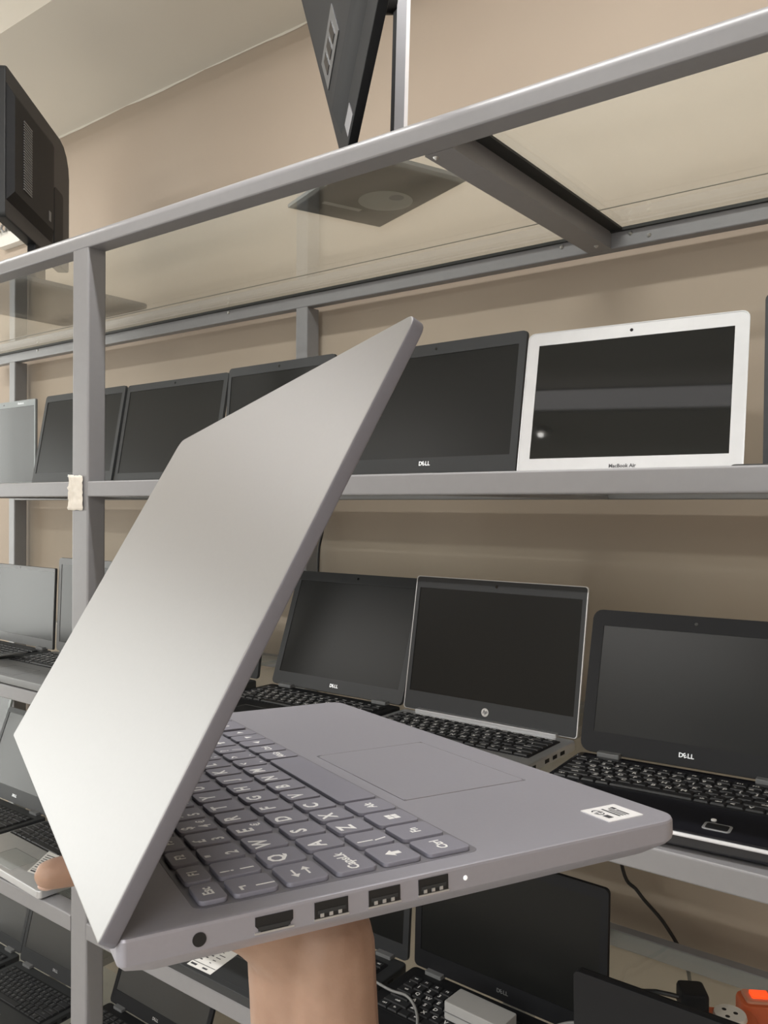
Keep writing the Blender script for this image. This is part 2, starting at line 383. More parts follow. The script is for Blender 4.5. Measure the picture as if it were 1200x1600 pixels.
def laptop(label, x, y, z, rz, tilt, w, h, d=.235, t=.020, tl=.007, shell=BLACK, bez=None, base=None, scr=SCREEN, logo='DELL', logo_mat=LOGO,
           bz=(.012, .016, .026), keys=True, leg=1, cam=True, group=None, rad=.008, pad='pad', hinge='blocks', kbmat=None, rim=None, logo_s=.0085, kw=None, front=None, wedge=0.0, logo_f=.5):
    bez = bez or shell; base = base or shell
    g = empty('laptop', T(x, y, z) @ RZ(rz), label, 'laptop', group)
    zt_ = t
    # base
    mb = MB(); mb.rprism(-w/2, w/2, -d, 0, 0.0035, zt_, .009, .003)
    for sx in (-1, 1):
        mb.cyl((sx*(w/2 - .03), -.025, 0), (sx*(w/2 - .03), -.025, .004), .007, seg=12); mb.cyl((sx*(w/2 - .03), -d + .025, 0), (sx*(w/2 - .03), -d + .025, .004), .007, seg=12)
    if wedge:
        for q in mb.v:
            if q.z > zt_*.6: q.z -= wedge * min(1, max(0, -q.y/d))
    b = mb.build('base', base, g)
    # ports along both sides
    mb = MB()
    for sx in (-1, 1):
        for i, (py, pw) in enumerate(((-.05, .014), (-.075, .013), (-.10, .013), (-.15, .03))):
            xx = sx * w/2
            mb.box(min(xx, xx + sx*.0004), max(xx, xx + sx*.0004), -abs(py) - pw/2, -abs(py) + pw/2, zt_*.42, zt_*.42 + .0055)
    mb.build('port', BLACK, g)
    if keys:
        kb = keyboard_mesh(kw or min(w - .035, .300), .100, leg)
        o = link('keyboard', kb, g, T(0, -.028, zt_ + .0002 - wedge*.12) @ RX(math.atan2(wedge, d)))
    if pad and not wedge:
        pw, pd = (.100, .062)
        py0 = -d + .012
        mb = MB(); mb.rprism(-pw/2 - .018, pw/2 - .018, py0, py0 + pd, zt_ - .0005, zt_ + .0004, .004, .0002); tp = mb.build('touchpad', kbmat or base, g)
        mb = MB(); mb.box(-pw/2 - .018, pw/2 - .018, py0 + pd, py0 + pd + .0006, zt_, zt_ + .0005); mb.box(-pw/2 - .0186, -pw/2 - .018, py0, py0 + pd, zt_, zt_ + .0005)
        mb.build('touchpad_seam', MGREY if base in (BLACK, DGREY) else DGREY, tp)
    # lid, built flat in x (width) / y (up the lid) and tilted back about the hinge
    ML = T(0, -.001, zt_ + .002) @ RX(PI/2 - tilt)
    # lid local: x, y up, z towards the user
    mb = MB(); mb.rprism(-w/2, w/2, .000, h, -tl, -.0012, rad, .0022); lid = mb.build('lid', shell, g, ML)
    s_, tp_, bt = bz
    mb = MB()
    O = [(-w/2 + .001, .001), (w/2 - .001, .001), (w/2 - .001, h - .001), (-w/2 + .001, h - .001)]
    I = [(-w/2 + s_, bt), (w/2 - s_, bt), (w/2 - s_, h - tp_), (-w/2 + s_, h - tp_)]
    # bezel frame as four slabs with mitred corners
    rc = rad
    def arc(px, py, q): return [(px + (-1 if q in (0,3) else 1)*rc + rc*math.cos(q*PI/2 + i*PI/8), py + (-1 if q in (0,1) else 1)*rc + rc*math.sin(q*PI/2 + i*PI/8)) for i in range(5)]
    outer = arc(w/2 - .0006, h - .0006, 0) + arc(-w/2 + .0006, h - .0006, 1) + arc(-w/2 + .0006, .0006, 2) + arc(w/2 - .0006, .0006, 3)
    ic = [(w/2 - s_, h - tp_), (-w/2 + s_, h - tp_), (-w/2 + s_, bt), (w/2 - s_, bt)]
    inner = [ic[k] for k in range(4) for _ in range(5)]
    nn = 20
    vs = [(p[0], p[1], -.0012) for p in outer] + [(p[0], p[1], .0006) for p in outer] + [(p[0], p[1], .0006) for p in inner] + [(p[0], p[1], -.0012) for p in inner]
    fs = []
    for k in range(3):
        for i in range(nn): j = (i+1) % nn; fs.append((k*nn+i, k*nn+j, (k+1)*nn+j, (k+1)*nn+i))
    mb.add(vs, fs); mb.build('bezel', bez, lid)
    mb = MB(); mb.box(-w/2 + s_ - .001, w/2 - s_ + .001, bt - .001, h - tp_ + .001, -.0014, -.0004); mb.build('screen', scr, lid)
    if rim:
        mb = MB(); r2 = outer
        o2 = [(p[0]*(1 + .0016/w*2), p[1] + (.0012 if p[1] > h/2 else -.0006)) for p in outer]
        vs = [(p[0], p[1], .0001) for p in o2] + [(p[0], p[1], .0012) for p in o2] + [(p[0], p[1], .0012) for p in outer] + [(p[0], p[1], .0001) for p in outer]
        fs = [(k*nn+i, k*nn+(i+1) % nn, ((k+1) % 4)*nn+(i+1) % nn, ((k+1) % 4)*nn+i) for k in range(4) for i in range(nn)]
        mb.add(vs, fs); mb.build('lid_rim', rim, lid)
    if cam:
        mb = MB(); mb.cyl((0, h - tp_/2, .0004), (0, h - tp_/2, .0010), .0025, seg=14); mb.build('webcam', GBLACK if bez not in (BLACK, DGREY) else SCREENG, lid)
    if logo:
        mb = MB()
        if logo == 'DELL': dell(mb, 0, bt*logo_f, logo_s, .0009)
        elif logo == 'hp':
            mb.cyl((0, bt*.48, .0005), (0, bt*.48, .0010), .0068, seg=24)
            write(mb, 'hp', 0, bt*.48 + .0008, .0085, .0012, 1, shear=.3)
        elif logo == 'top': write(mb, 'EliteBook', w/2 - .075, h - tp_/2, .008, .0009)
        else: write(mb, logo, 0, bt*.5, logo_s, .0009)
        mb.build('logo', [logo_mat, DARKTXT], lid)
    if hinge == 'blocks':
        for sx in (-1, 1):
            mb = MB(); mb.rprism(sx*(w/2 - .045) - .016, sx*(w/2 - .045) + .016, -.012, .004, zt_ - .002, zt_ + .006, .002, .001); mb.build('hinge', MGREY, g)
    elif hinge == 'bar':
        mb = MB(); mb.rprism(-w/2 + .03, w/2 - .03, -.011, .003, zt_ - .002, zt_ + .006, .002, .0015); mb.build('hinge', SILVER, g)
    if front == 'chrome':
        mb = MB(); mb.tube([(-w/2 + .012, -d - .0003, zt_ - .004), (w/2 - .012, -d - .0003, zt_ - .004)], .0022, 8); mb.build('chrome_strip', pm('chrome', (.9,.9,.93), .25, .4), g)
        mb = MB(); mb.rprism(.066, .096, -d + .020, -d + .043, zt_, zt_ + .0006, .004, .0002); mb.rprism(.069, .093, -d + .023, -d + .040, zt_, zt_ + .0009, .003, .0002, mi=1); mb.build('fingerprint_reader', [SILVER, BLACK], g)
        mb = MB(); mb.cyl((.073, -d + .052, zt_), (.073, -d + .052, zt_ + .0012), .003, seg=12); mb.build('indicator_light', LEGEND, g)
    return g

UP, MID, LOW, BOT = 'laptops on the upper shelf', 'laptops on the middle shelf', 'laptops on the lower shelf', 'laptops on the bottom shelf'
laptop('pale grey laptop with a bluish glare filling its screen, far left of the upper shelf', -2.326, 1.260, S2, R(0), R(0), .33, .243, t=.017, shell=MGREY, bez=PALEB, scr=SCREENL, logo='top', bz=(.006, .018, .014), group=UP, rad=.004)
laptop('black laptop partly behind the taped rack post on the upper shelf', -1.901, 1.198, S2, R(-.8), R(10.2), .356, .244, t=.017, shell=DGREY, bz=(.012, .018, .033), logo_f=.72, group=UP)
laptop('dark laptop just right of the taped post on the upper shelf', -1.540, 1.198, S2, R(-.4), R(10), .358, .242, t=.017, shell=DGREY, bz=(.013, .017, .026), group=UP, logo=None)
laptop('dark laptop on the upper shelf mostly hidden by the raised laptop lid', -1.192, 1.198, S2, R(-1.6), R(5), .304, .242, t=.017, shell=DGREY, bz=(.009, .019, .026), group=UP)
laptop('large black laptop left of the white framed laptop on the upper shelf', -.825, 1.198, S2, R(-2), R(9), .363, .242, t=.017, shell=DGREY, bz=(.014, .022, .036), group=UP, logo_s=.010, logo_f=.70)
laptop('silver white framed laptop with a glossy black screen on the upper shelf', -.469, 1.192, S2, R(4.4), R(11.7), .331, .236, d=.227, t=.015, tl=.005, shell=MACSIL, scr=SCREENG, logo='MacBook Air', logo_mat=DARKTXT, bz=(.0185, .021, .0285), group=UP, rad=.011, hinge=None, logo_s=.0075, rim=SILVER, wedge=.010)
laptop('dark laptop at the right edge of the photo on the upper shelf', -.102, 1.198, S2, R(5), R(3), .345, .236, t=.017, shell=DGREY, group=UP)

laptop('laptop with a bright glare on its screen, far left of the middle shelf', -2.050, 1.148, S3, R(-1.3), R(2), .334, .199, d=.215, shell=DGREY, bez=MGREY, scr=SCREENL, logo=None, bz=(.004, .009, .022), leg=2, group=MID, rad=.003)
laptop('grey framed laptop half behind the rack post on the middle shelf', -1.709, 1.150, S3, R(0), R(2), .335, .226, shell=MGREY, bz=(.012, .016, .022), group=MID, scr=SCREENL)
laptop('laptop on the middle shelf nearly all hidden by the held laptop', -1.388, 1.205, S3, R(3), R(8), .290, .21, shell=DGREY, group=MID)
laptop('black laptop left of the one with a round white badge on the middle shelf', -1.040, 1.211, S3, R(.4), R(20), .322, .235, shell=DGREY, bz=(.014, .020, .026), group=MID, base=BLACK)
laptop('laptop with a silver rim and a round white badge on the middle shelf', -.707, 1.208, S3, R(-.4), R(10), .328, .234, t=.019, shell=SILVER, bez=DGREY, base=SILVER, scr=SCREEN, logo='hp', bz=(.008, .020, .032), group=MID, hinge='bar', rim=SILVER, rad=.005)
laptop('small thick black laptop with a chrome front strip at the right of the middle shelf', -.362, 1.158, S3, R(4), R(16.3), .300, .208, d=.230, t=.022, tl=.011, shell=BLACK, base=GBLACK, bz=(.018, .024, .030), group=MID, front='chrome', pad=None, rad=.014, kw=.282)

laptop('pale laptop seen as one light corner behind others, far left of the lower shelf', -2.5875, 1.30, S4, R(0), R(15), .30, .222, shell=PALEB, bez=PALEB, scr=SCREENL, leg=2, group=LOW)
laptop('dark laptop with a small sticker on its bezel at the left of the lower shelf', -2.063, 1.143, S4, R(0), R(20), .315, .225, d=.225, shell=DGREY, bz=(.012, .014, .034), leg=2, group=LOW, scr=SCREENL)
laptop('silver laptop with a paper tag beside the fingertip on the lower shelf', -1.712, 1.160, S4, R(-2.8), R(20), .350, .225, d=.240, t=.020, shell=SILVER, base=SILVER, bez=DGREY, leg=2, group=LOW, kw=.33, kbmat=pm('pad_grey', (.42, .44, .44), .4, .5))
laptop('dark laptop with a white paper label on its palm rest on the lower shelf', -.993, 1.150, S4, R(0), R(4), .350, .225, d=.236, shell=DGREY, base=DGREY, group=LOW)
laptop('large black laptop right of the forearm with a grey adapter lying on its keys', -.636, 1.148, S4, R(-1.6), R(-.5 + 2), .341, .222, shell=BLACK, base=BLACK, bz=(.013, .018, .03), group=LOW, logo_mat=MGREY, pad='pad')
laptop('black laptop turned to face the wall, in front of the orange power strip', -.2935, .985, S4, R(180), R(2), .29, .196, d=.20, shell=BLACK, group=LOW, logo=None, tl=.012)

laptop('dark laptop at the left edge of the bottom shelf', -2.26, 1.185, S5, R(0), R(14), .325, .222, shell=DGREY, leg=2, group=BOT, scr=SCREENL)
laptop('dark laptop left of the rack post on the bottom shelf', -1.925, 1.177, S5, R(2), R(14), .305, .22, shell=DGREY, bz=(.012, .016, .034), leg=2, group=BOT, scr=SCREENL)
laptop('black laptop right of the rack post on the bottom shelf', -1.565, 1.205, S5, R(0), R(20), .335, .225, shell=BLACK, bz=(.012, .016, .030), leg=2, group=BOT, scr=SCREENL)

# ------------------------------------------------------------------ the held laptop
LM = Matrix(((-0.90218115, -0.42730754, -0.05896980, -0.11472806), (0.42590205, -0.90408146, 0.03527274, 0.36397688),
             (-0.06838581, 0.00670704, 0.99763640, -0.13196110 + CZ), (0, 0, 0, 1)))
LW, LD, AL = .358, .2346, 1.06085
held = empty('held_laptop', LM, 'open grey laptop held up in the air by a hand, lid half closed', 'laptop')
mb = MB()
# deck with side wall, chamfered underside; front corners rounded
def ring(ins, z):
    o = []
    for (cx, cy, q, rr) in ((LW, LD, 0, .003), (0, LD, 1, .003), (0, 0, 2, .011), (LW, 0, 3, .011)):
        sx = -1 if q in (0, 3) else 1; sy = -1 if q in (0, 1) else 1
        for i in range(7):
            a = q*PI/2 + i*PI/12; e = max(rr - ins, .0008)
            o.append((cx + sx*rr + math.cos(a)*e - (sx*-1)*max(ins - rr + .0008, 0), cy + sy*rr + math.sin(a)*e - (sy*-1)*max(ins - rr + .0008, 0), z))
    return o
mb.loops([ring(.016, -.017), ring(.0125, -.0165), ring(.0025, -.0105), ring(.0004, -.0085), ring(0, -.0065), ring(0, -.0012), ring(.0004, -.0004), ring(.0014, 0)])
hb = mb.build('base', MAIN, held, ang=25)
# ports on the left side (x = 0)
def port(name, y0, y1, kind):
    mb = MB(); xm = -.0003
    if kind == 'jack':
        yc = (y0 + y1)/2
        mb.cyl((xm, yc, -.0050), (.002, yc, -.0050), .0022, seg=20)
        mb.build(name, [pm('port_dark', (.008,.008,.009), .6), DGREY], held); return
    if kind == 'hdmi':
        pts = [(y0, -.0022), (y1, -.0022), (y1, -.0050), (y1 - .002, -.0072), (y0 + .002, -.0072), (y0, -.0050)]
    else:
        pts = [(y0, -.0017), (y1, -.0017), (y1, -.0070), (y0, -.0070)]
    mb.loops([[(xm, a, b) for a, b in pts], [(.002, a, b) for a, b in pts]], 0)
    zz = -.0046 if kind == 'usb' else -.0056
    mb.box(xm - .0002, .001, y0 + .0010, y1 - .0010, zz - .0010, zz + .0003, 1)
    mb.box(xm - .0002, .001, y0 - .0003, y1 + .0003, -.0076, -.0070, 2)
    if kind == 'usb':
        for i in range(3): yy = y0 + .0025 + i*.0033; mb.box(xm - .0004, .001, yy, yy + .0013, zz - .0020, zz - .0008, 2)
    mb.build(name, [pm('port_dark', (.008,.008,.009), .6), DGREY, SILVER], held)
port('headphone_jack', .2065, .2130, 'jack'); port('hdmi_port', .1785, .1915, 'hdmi')
for y0, y1 in ((.1585, .1708), (.1383, .1506), (.1185, .1308)): port('usb_port', y0, y1, 'usb')
mb = MB(); mb.ell((-.0001, .1110, -.0046), .0005, .0009, .0009); mb.build('indicator_light', pm('led_white', (.9,.9,.9), .3, emit=((1,1,1), .4)), held)
# keyboard well
mb = MB(); mb.rprism(.0098, .3480, .0975, .2085, -.0006, .0001, .004, 0); kbd = mb.build('keyboard', pm('laptop_deck_recess', (.21, .207, .235), .45, .35, var=.03), held)
rowy = [(.1965, .2065), (.1785, .1945), (.1597, .1757), (.1408, .1568), (.1222, .1382), (.1005, .1195)]
P = .0187
def seq(x0, items, pitch=P, wk=.0160):
    return [(x0 + i*pitch, x0 + i*pitch + wk, s) for i, s in enumerate(items)]
keys = []
keys.append(seq(.0115, ['Esc','F1','F2','F3','F4','F5','F6','F7','F8','F9','F10','F11','F12','Ins','Del','PrtSc','Home','End'], .01865, .0160))
keys.append([(.0115, .0265, '¬|')] + seq(.0290, ['!1','"2','£3','$4','%5','^6','&7','*8','(9',')0','_-','+=']) + [(.2534, .2790, '←')])
keys.append([(.0115, .0295, '⇥')] + seq(.0320, list('QWERTYUIOP') + ['{[', '}]']) + [(.2565, .2790, 'Enter')])
keys.append([(.0115, .0365, 'CapsLk')] + seq(.0390, list('ASDFGHJKL') + [':;', "@'", '~#']) + [(.2635, .2790, '')])
keys.append([(.0115, .0300, '⇧')] + seq(.0325, ['|\\', 'Z', 'X', 'C', 'V', 'B', 'N', 'M', '<,', '>.', '?/']) + [(.2385, .2790, '⇧')])
keys.append([(.0115, .0283, 'Ctrl'), (.0310, .0487, 'Fn'), (.0513, .0690, 'win'), (.0716, .0890, 'Alt'), (.0920, .1880, ''), (.1906, .2070, 'AltGr'), (.2096, .2260, 'Ctrl'), (.2290, .2445, '◄'), (.2460, .2620, '▼'), (.2636, .2790, '►')])
npad = [(.2860, '('), (.3015, ')'), (.3170, '×'), (.3325, '-')]
pad_rows = [['A','B','C','D'], ['Num','/','*','-'], ['7','8','9','+'], ['4','5','6',''], ['1','2','3','↵'], ['0','','.','']]
for r in range(1, 6):
    for c in range(4):
        s = pad_rows[r][c]
        if s == '' : continue
        x0 = .2860 + c*.0155
        x1 = x0 + .0135 + (.0155 if s == '0' else 0)
        keys[r].append((x0, x1, s))
for r, row in enumerate(keys):
    y0, y1 = rowy[r]
    for x0, x1, s in row:
        mb = MB(); mb.rprism(x0, x1, y0, y1, .0000, .0018, .0022, .0005, seg=3)
        w_ = x1 - x0; zz = .00185
        def wl(t, fx, fy, sz, **k): write(mb, t, x0 + fx*w_, y0 + fy*(y1 - y0), sz, zz, 1, **k)
        if r == 0:
            if s: wl(s, .5, .52, .0052)
        elif s == 'win':
            for i in (0, 1):
                for j in (0, 1): mb.add([(x0 + .0058 + i*.0030 + a, y0 + .0060 + j*.0030 + b, zz) for a, b in ((0,0),(.0027,0),(.0027,.0027),(0,.0027))], [(0,1,2,3)], 1)
        elif s == '⇥':
            for yy, dr in ((.0105, -1), (.0055, 1)):
                cx = x0 + .0085; mb.add([(cx - .003*1, y0 + yy - .0004, zz), (cx + .003, y0 + yy - .0004, zz), (cx + .003, y0 + yy + .0004, zz), (cx - .003, y0 + yy + .0004, zz)], [(0,1,2,3)], 1)
                mb.add([(cx + dr*.0045, y0 + yy, zz), (cx + dr*.0015, y0 + yy + .0018, zz), (cx + dr*.0015, y0 + yy - .0018, zz)], [(0,1,2)], 1)
        elif s == '⇧':
            cx, cy = x0 + .0085, (y0 + y1)/2
            mb.add([(cx, cy + .0035, zz), (cx - .0032, cy, zz), (cx - .0014, cy, zz), (cx - .0014, cy - .0030, zz), (cx + .0014, cy - .0030, zz), (cx + .0014, cy, zz), (cx + .0032, cy, zz)], [tuple(range(7))], 1)
        elif s in ('◄', '►', '▼', '←', '↵'):
            cx, cy = (x0 + x1)/2, (y0 + y1)/2; a = {'◄': PI, '←': PI, '↵': PI, '►': 0, '▼': -PI/2}[s]
            mb.add([(cx + .003*math.cos(a + q), cy + .003*math.sin(a + q), zz) for q in (0, 2.2, -2.2)], [(0,1,2)], 1)
        elif len(s) == 2 and s not in ('Fn',) and r in (1, 2, 3, 4):
            wl(s[0], .30, .74, .0070); wl(s[1], .30, .27, .0070)
            if s == '$4': wl('€', .72, .28, .0052)
        elif len(s) == 1 and s.isalpha() : 
            wl(s, .34, .64, .0094)
            if s == 'E': wl('€', .7, .25, .0056)
        elif len(s) == 1: wl(s, .4, .55, .0068)
        elif s: wl(s, .48 if w_ < .02 else .40, .5, .0058)
        mb.build('keycap', [MAINKEY, LEGEND], kbd, ang=30)
# touchpad
mb = MB(); mb.rprism(.0840, .1885, .0210, .0900, -.0005, .0003, .003, .0002); tpd = mb.build('touchpad', MAIN, held)
mb = MB()
for a in ((.0837, .0840, .0207, .0903), (.1885, .1888, .0207, .0903), (.0840, .1885, .0207, .0210), (.0840, .1885, .0900, .0903)): mb.box(a[0], a[1], a[2], a[3], -.0004, .00036)
mb.build('touchpad_seam', pm('seam_grey', (.40, .39, .42), .35, .4), tpd)
# sticker
mb = MB(); mb.rprism(.0105, .0290, .0125, .0320, .0000, .00035, .0006, 0)
z = .00045
nn = 20; cx, cy = .0225, .0275
for i in range(nn):
    if i in (3, 4, 13): continue
    a, b = 2*PI*i/nn, 2*PI*(i+1)/nn
    mb.add([(cx + math.cos(t)*r, cy + math.sin(t)*r*.7, z) for t, r in ((a, .0034), (b, .0034), (b, .0027), (a, .0027))], [(0,1,2,3)], 1)
for (x0, x1, y0, y1) in ((.0212, .0236, .0262, .0270), (.0212, .0230, .0280, .0287), (.0140, .0255, .0222, .0232), (.0140, .0230, .0205, .0213), (.0140, .0250, .0190, .0197), (.0140, .0215, .0172, .0182), (.0140, .0180, .0262, .0290), (.0225, .0255, .0165, .0182)):
    mb.add([(x0, y0, z), (x1, y0, z), (x1, y1, z), (x0, y1, z)], [(0,1,2,3)], 1)
tag(mb.build('sticker', [pm('sticker_white', (.85,.85,.87), .5, var=.02), INK], held), 'white printed sticker')
# bottom rubber feet
for x in (.05, LW - .05):
    for y in (.03, .205):
        mb = MB(); mb.rprism(x - .02, x + .02, y - .004, y + .004, -.0185, -.0165, .003, .0005); mb.build('rubber_foot', BLACK, held)
# lid
u = Vector((0, -math.cos(AL), math.sin(AL))); nrm = Vector((0, math.sin(AL), math.cos(AL)))
ML = Matrix(((1, 0, 0, 0), (0, u.y, nrm.y, LD), (0, u.z, nrm.z, 0), (0, 0, 0, 1)))
mb = MB(); mb.rprism(0, LW, -.0030, .2323, -.0009, .0049, .004, .0010, r4=(.008, .008, .002, .002), seg=5); lid = mb.build('lid', [MAINL, pm('lid_side_grey', (.19, .19, .225), .42, .3, var=.03, scale=400)], held, ML, ang=25)
for p in lid.data.polygons:
    if abs(p.normal.z) < .5: p.material_index = 1  # lid sides and edges take the darker grey
mb = MB()
O = [(.0045, .004), (LW - .0045, .004), (LW - .0045, .2278), (.0045, .2278)]; I = [(.0075, .022), (LW - .0075, .022), (LW - .0075, .2225), (.0075, .2225)]
vs = [(x, y, z_) for L_, z_ in ((O, -.0009), (O, -.0017), (I, -.0017), (I, -.0009)) for x, y in L_]
mb.add(vs, [(k*4+i, k*4+(i+1) % 4, (k+1)*4+(i+1) % 4, (k+1)*4+i) for k in range(3) for i in range(4)]); mb.build('bezel', BLACK, lid)
mb = MB(); mb.box(.0065, LW - .0065, .021, .2235, -.0013, -.0008); mb.build('screen', SCREEN, lid)
mb = MB(); mb.cyl((LW/2, .2265, -.0019), (LW/2, .2265, -.0016), .002, seg=12); mb.build('webcam', SCREENG, lid)
for x in (.012, LW - .062):
    mb = MB(); mb.cyl((x, LD - .001, -.0030), (x + .05, LD - .001, -.0030), .0042, seg=18); mb.build('hinge', MAIN, held)

# ------------------------------------------------------------------ hand and forearm (in the held laptop's frame, then to world)
def person():
    mb = MB()
    def limb(pts, rad):
        # capsule chain: smooth tapered tube with sphere ends and joints
        P_ = [Vector(p) for p in pts]; Q = []; RR = []
        n_ = len(P_)
        for k in range(n_ - 1):
            p0 = P_[max(k-1, 0)]; p1 = P_[k]; p2 = P_[k+1]; p3 = P_[min(k+2, n_-1)]
            for i in range(6):
                s = i/6; a = p1; 
                q = .5*((2*p1) + (p2 - p0)*s + (2*p0 - 5*p1 + 4*p2 - p3)*s*s + (-p0 + 3*p1 - 3*p2 + p3)*s**3)
                Q.append(q); RR.append(rad[k]*(1-s) + rad[k+1]*s)
        Q.append(P_[-1]); RR.append(rad[-1])
        mb.tube(Q, RR, 14)
        mb.ell(tuple(Q[0]), RR[0]*.99, RR[0]*.99, RR[0]*.99); mb.ell(tuple(Q[-1]), RR[-1]*.99, RR[-1]*.99, RR[-1]*.99)
    # world-vertical forearm expressed in laptop frame
    inv = LM.to_3x3().inverted(); dn = inv @ Vector((0.07, 0.02, -1)).normalized()
    side = Vector((0.40, -0.91, 0)).normalized()      # across the palm, local x-y, towards the little finger
    fw = Vector((.50, .866, 0)).normalized()
    wrist = Vector((.097, .133, -.070))
    # forearm: two bones side by side make the flattened section
    for sgn, r0, r1, r2 in ((-1, .0215, .025, .030), (1, .0215, .025, .030)):
        o = Vector((.74, .67, 0)).normalized() * (.0085 * sgn)
        limb([wrist + o + Vector((0, 0, .012)), wrist + o + dn*.04, wrist + o*1.2 + dn*.14, wrist + o*1.5 + dn*.30], [r0, .0215, r1, r2])
    kn = {}
    zc = -.0355
    base_k = Vector((.128, .188, zc))
    across = Vector((-.866, .5, 0)).normalized()        # from index side to little finger side
    for name, off, fwd in (('index', .030, .000), ('middle', .010, .006), ('ring', -.010, .002), ('little', -.028, -.010)):
        k = base_k - across*off + fw*fwd
        kn[name] = k
        limb([wrist + Vector((0, 0, .004)), wrist*.55 + k*.45 + Vector((0, 0, .012)), k], [.021, .0165, .0115 if name != 'little' else .0100])
    limb([kn['index'], kn['middle'], kn['ring'], kn['little']], [.0105, .0110, .0105, .0095])
    tips = {}
    F = {'middle': (.052, .0086), 'index': (.049, .0076), 'ring': (.046, .0080), 'little': (.036, .0070)}
    for name, (ln, r) in F.items():
        k = kn[name]
        sp = {'index': .20, 'middle': .0, 'ring': -.16, 'little': -.38}[name]
        d = (fw*math.cos(sp) - across*math.sin(sp)).normalized()
        p1 = k + d*ln*.48 + Vector((0, 0, .000)); p1.z = -.0285
        p2 = k + d*ln*.80; p2.z = -.0268
        p3 = k + d*ln*1.06; p3.z = -.0260
        p3 = Vector({'index': (.1485, .2385, -.0264), 'middle': (.130, .2200, -.0262), 'ring': (.110, .216, -.0260), 'little': (.092, .200, -.0255)}[name])
        d = (p3 - k); d.z = 0; d.normalize(); p1 = k*.52 + p3*.48; p1.z = -.0285; p2 = k*.24 + p3*.76; p2.z = -.0268
        tips[name] = (p3, (p3 - p2).normalized(), r)
        limb([k, p1, p2, p3], [.0108*r/.0086, r*1.08, r, r*.90])
    # thumb leaves the side of the palm near the wrist
    b0 = wrist*.7 + kn['index']*.3 - across*.008
    t1 = b0 - across*.026 + fw*.008 + Vector((0, 0, .016)); t2 = t1 - across*.020 + fw*.014; t3 = t2 - across*.011 + fw*.015
    t1.z = max(t1.z, -.036); t2.z = -.0290; t3.z = -.0275
    limb([b0, t1, t2, t3], [.018, .0125, .0105, .0088])
    tips['thumb'] = (t3, (t3 - t2).normalized(), .0100)
    me = mb.mesh('raw', [SKIN]); raw = link('raw', me)
    m1 = raw.modifiers.new('r', 'REMESH'); m1.mode = 'VOXEL'; m1.voxel_size = .0018
    m2 = raw.modifiers.new('s', 'SMOOTH'); m2.factor = .5; m2.iterations = 7
    dg = bpy.context.evaluated_depsgraph_get(); dg.update()
    fin = bpy.data.meshes.new_from_object(raw.evaluated_get(dg)); bpy.data.objects.remove(raw)
    fin.name = 'person'; fin.shade_smooth(); fin.materials.clear(); fin.materials.append(SKIN)
    o = link('person', fin); o.matrix_world = LM
    tag(o, 'person seen only as a bare hand and forearm holding up the grey laptop', 'person')
    nail = pm('fingernail', (.50, .33, .26), .3, var=.03)
    for name, (p, d, r) in tips.items():
        mb = MB(); dx = d; dz = Vector((0, 0, 1)); dy = dz.cross(dx).normalized(); dz = dx.cross(dy)
        M = Matrix(((dx.x, dy.x, dz.x, p.x), (dx.y, dy.y, dz.y, p.y), (dx.z, dy.z, dz.z, p.z), (0, 0, 0, 1)))
        mb.ell((0.0005, 0, -r*.60), r*.58, r*.50, r*.28, M=M); mb.build('fingernail', nail, o)
person()

# ------------------------------------------------------------------ monitors on the top glass
def slab_monitor_left():
    dirv = Vector((-.659, .752, 0)); ang = math.atan2(dirv.y, dirv.x)
    g = empty('monitor', T(-2.06, 1.21, ZG) @ RZ(ang), 'black monitor seen from behind with a vent grille at the top left corner', 'monitor', 'monitors on top of the rack')
    # local x: along the panel (away from camera), local -y: the back (faces right / wall)
    z0, z1 = .140, .490
    mb = MB(); M = Matrix(((1,0,0,0),(0,0,-1,0),(0,1,0,0),(0,0,0,1)))    # prism z -> -y
    mb.rprism(-.27, .215, z0, z1, -.020, .012, .012, .004, M=M, r4=(.085, .012, .012, .010)); p = mb.build('panel', DGREY, g)
    mb = MB(); mb.rprism(-.26, .205, z0 + .012, z1 - .012, -.0215, -.0195, .003, 0, M=M); mb.build('screen', SCREEN, g)
    mb = MB(); mb.loops([[(-.265, -.012, z0+.04), (.06, -.012, z0+.04), (.06, -.012, z1-.04), (-.265, -.012, z1-.04)], [(-.26, -.030, z0+.06), (.02, -.030, z0+.06), (.02, -.030, z1-.07), (-.26, -.030, z1-.07)]]); hub = mb.build('back_cover', BLACK, g)
    mb = MB()
    for i in range(26):
        zz = z0 + .085 + i*.0064; mb.box(-.205, -.150, -.0322, -.0302, zz, zz + .0034)
    mb.build('vent_grille', MGREY, hub)
    mb = MB(); mb.rprism(.075, .150, z0 + .03, z0 + .20, .012, .0145, .012, .001, M=M); mb.build('port_cover', BLACK, g)
    mb = MB(); mb.box(-.02, -.005, -.0312, -.0298, z0 + .075, z0 + .10); mb.build('rating_label', MGREY, hub)
    mb = MB(); mb.rprism(-.06, .02, .01, .165, -.012, .010, .01, .004, M=M); mb.build('stand_neck', BLACK, g)
    mb = MB(); M2 = RZ(-ang); mb.rprism(-.20, .20, -.17, .20, 0, .012, .02, .004, M=M2); mb.build('stand_base', DGREY, g)
    return g
slab_monitor_left()

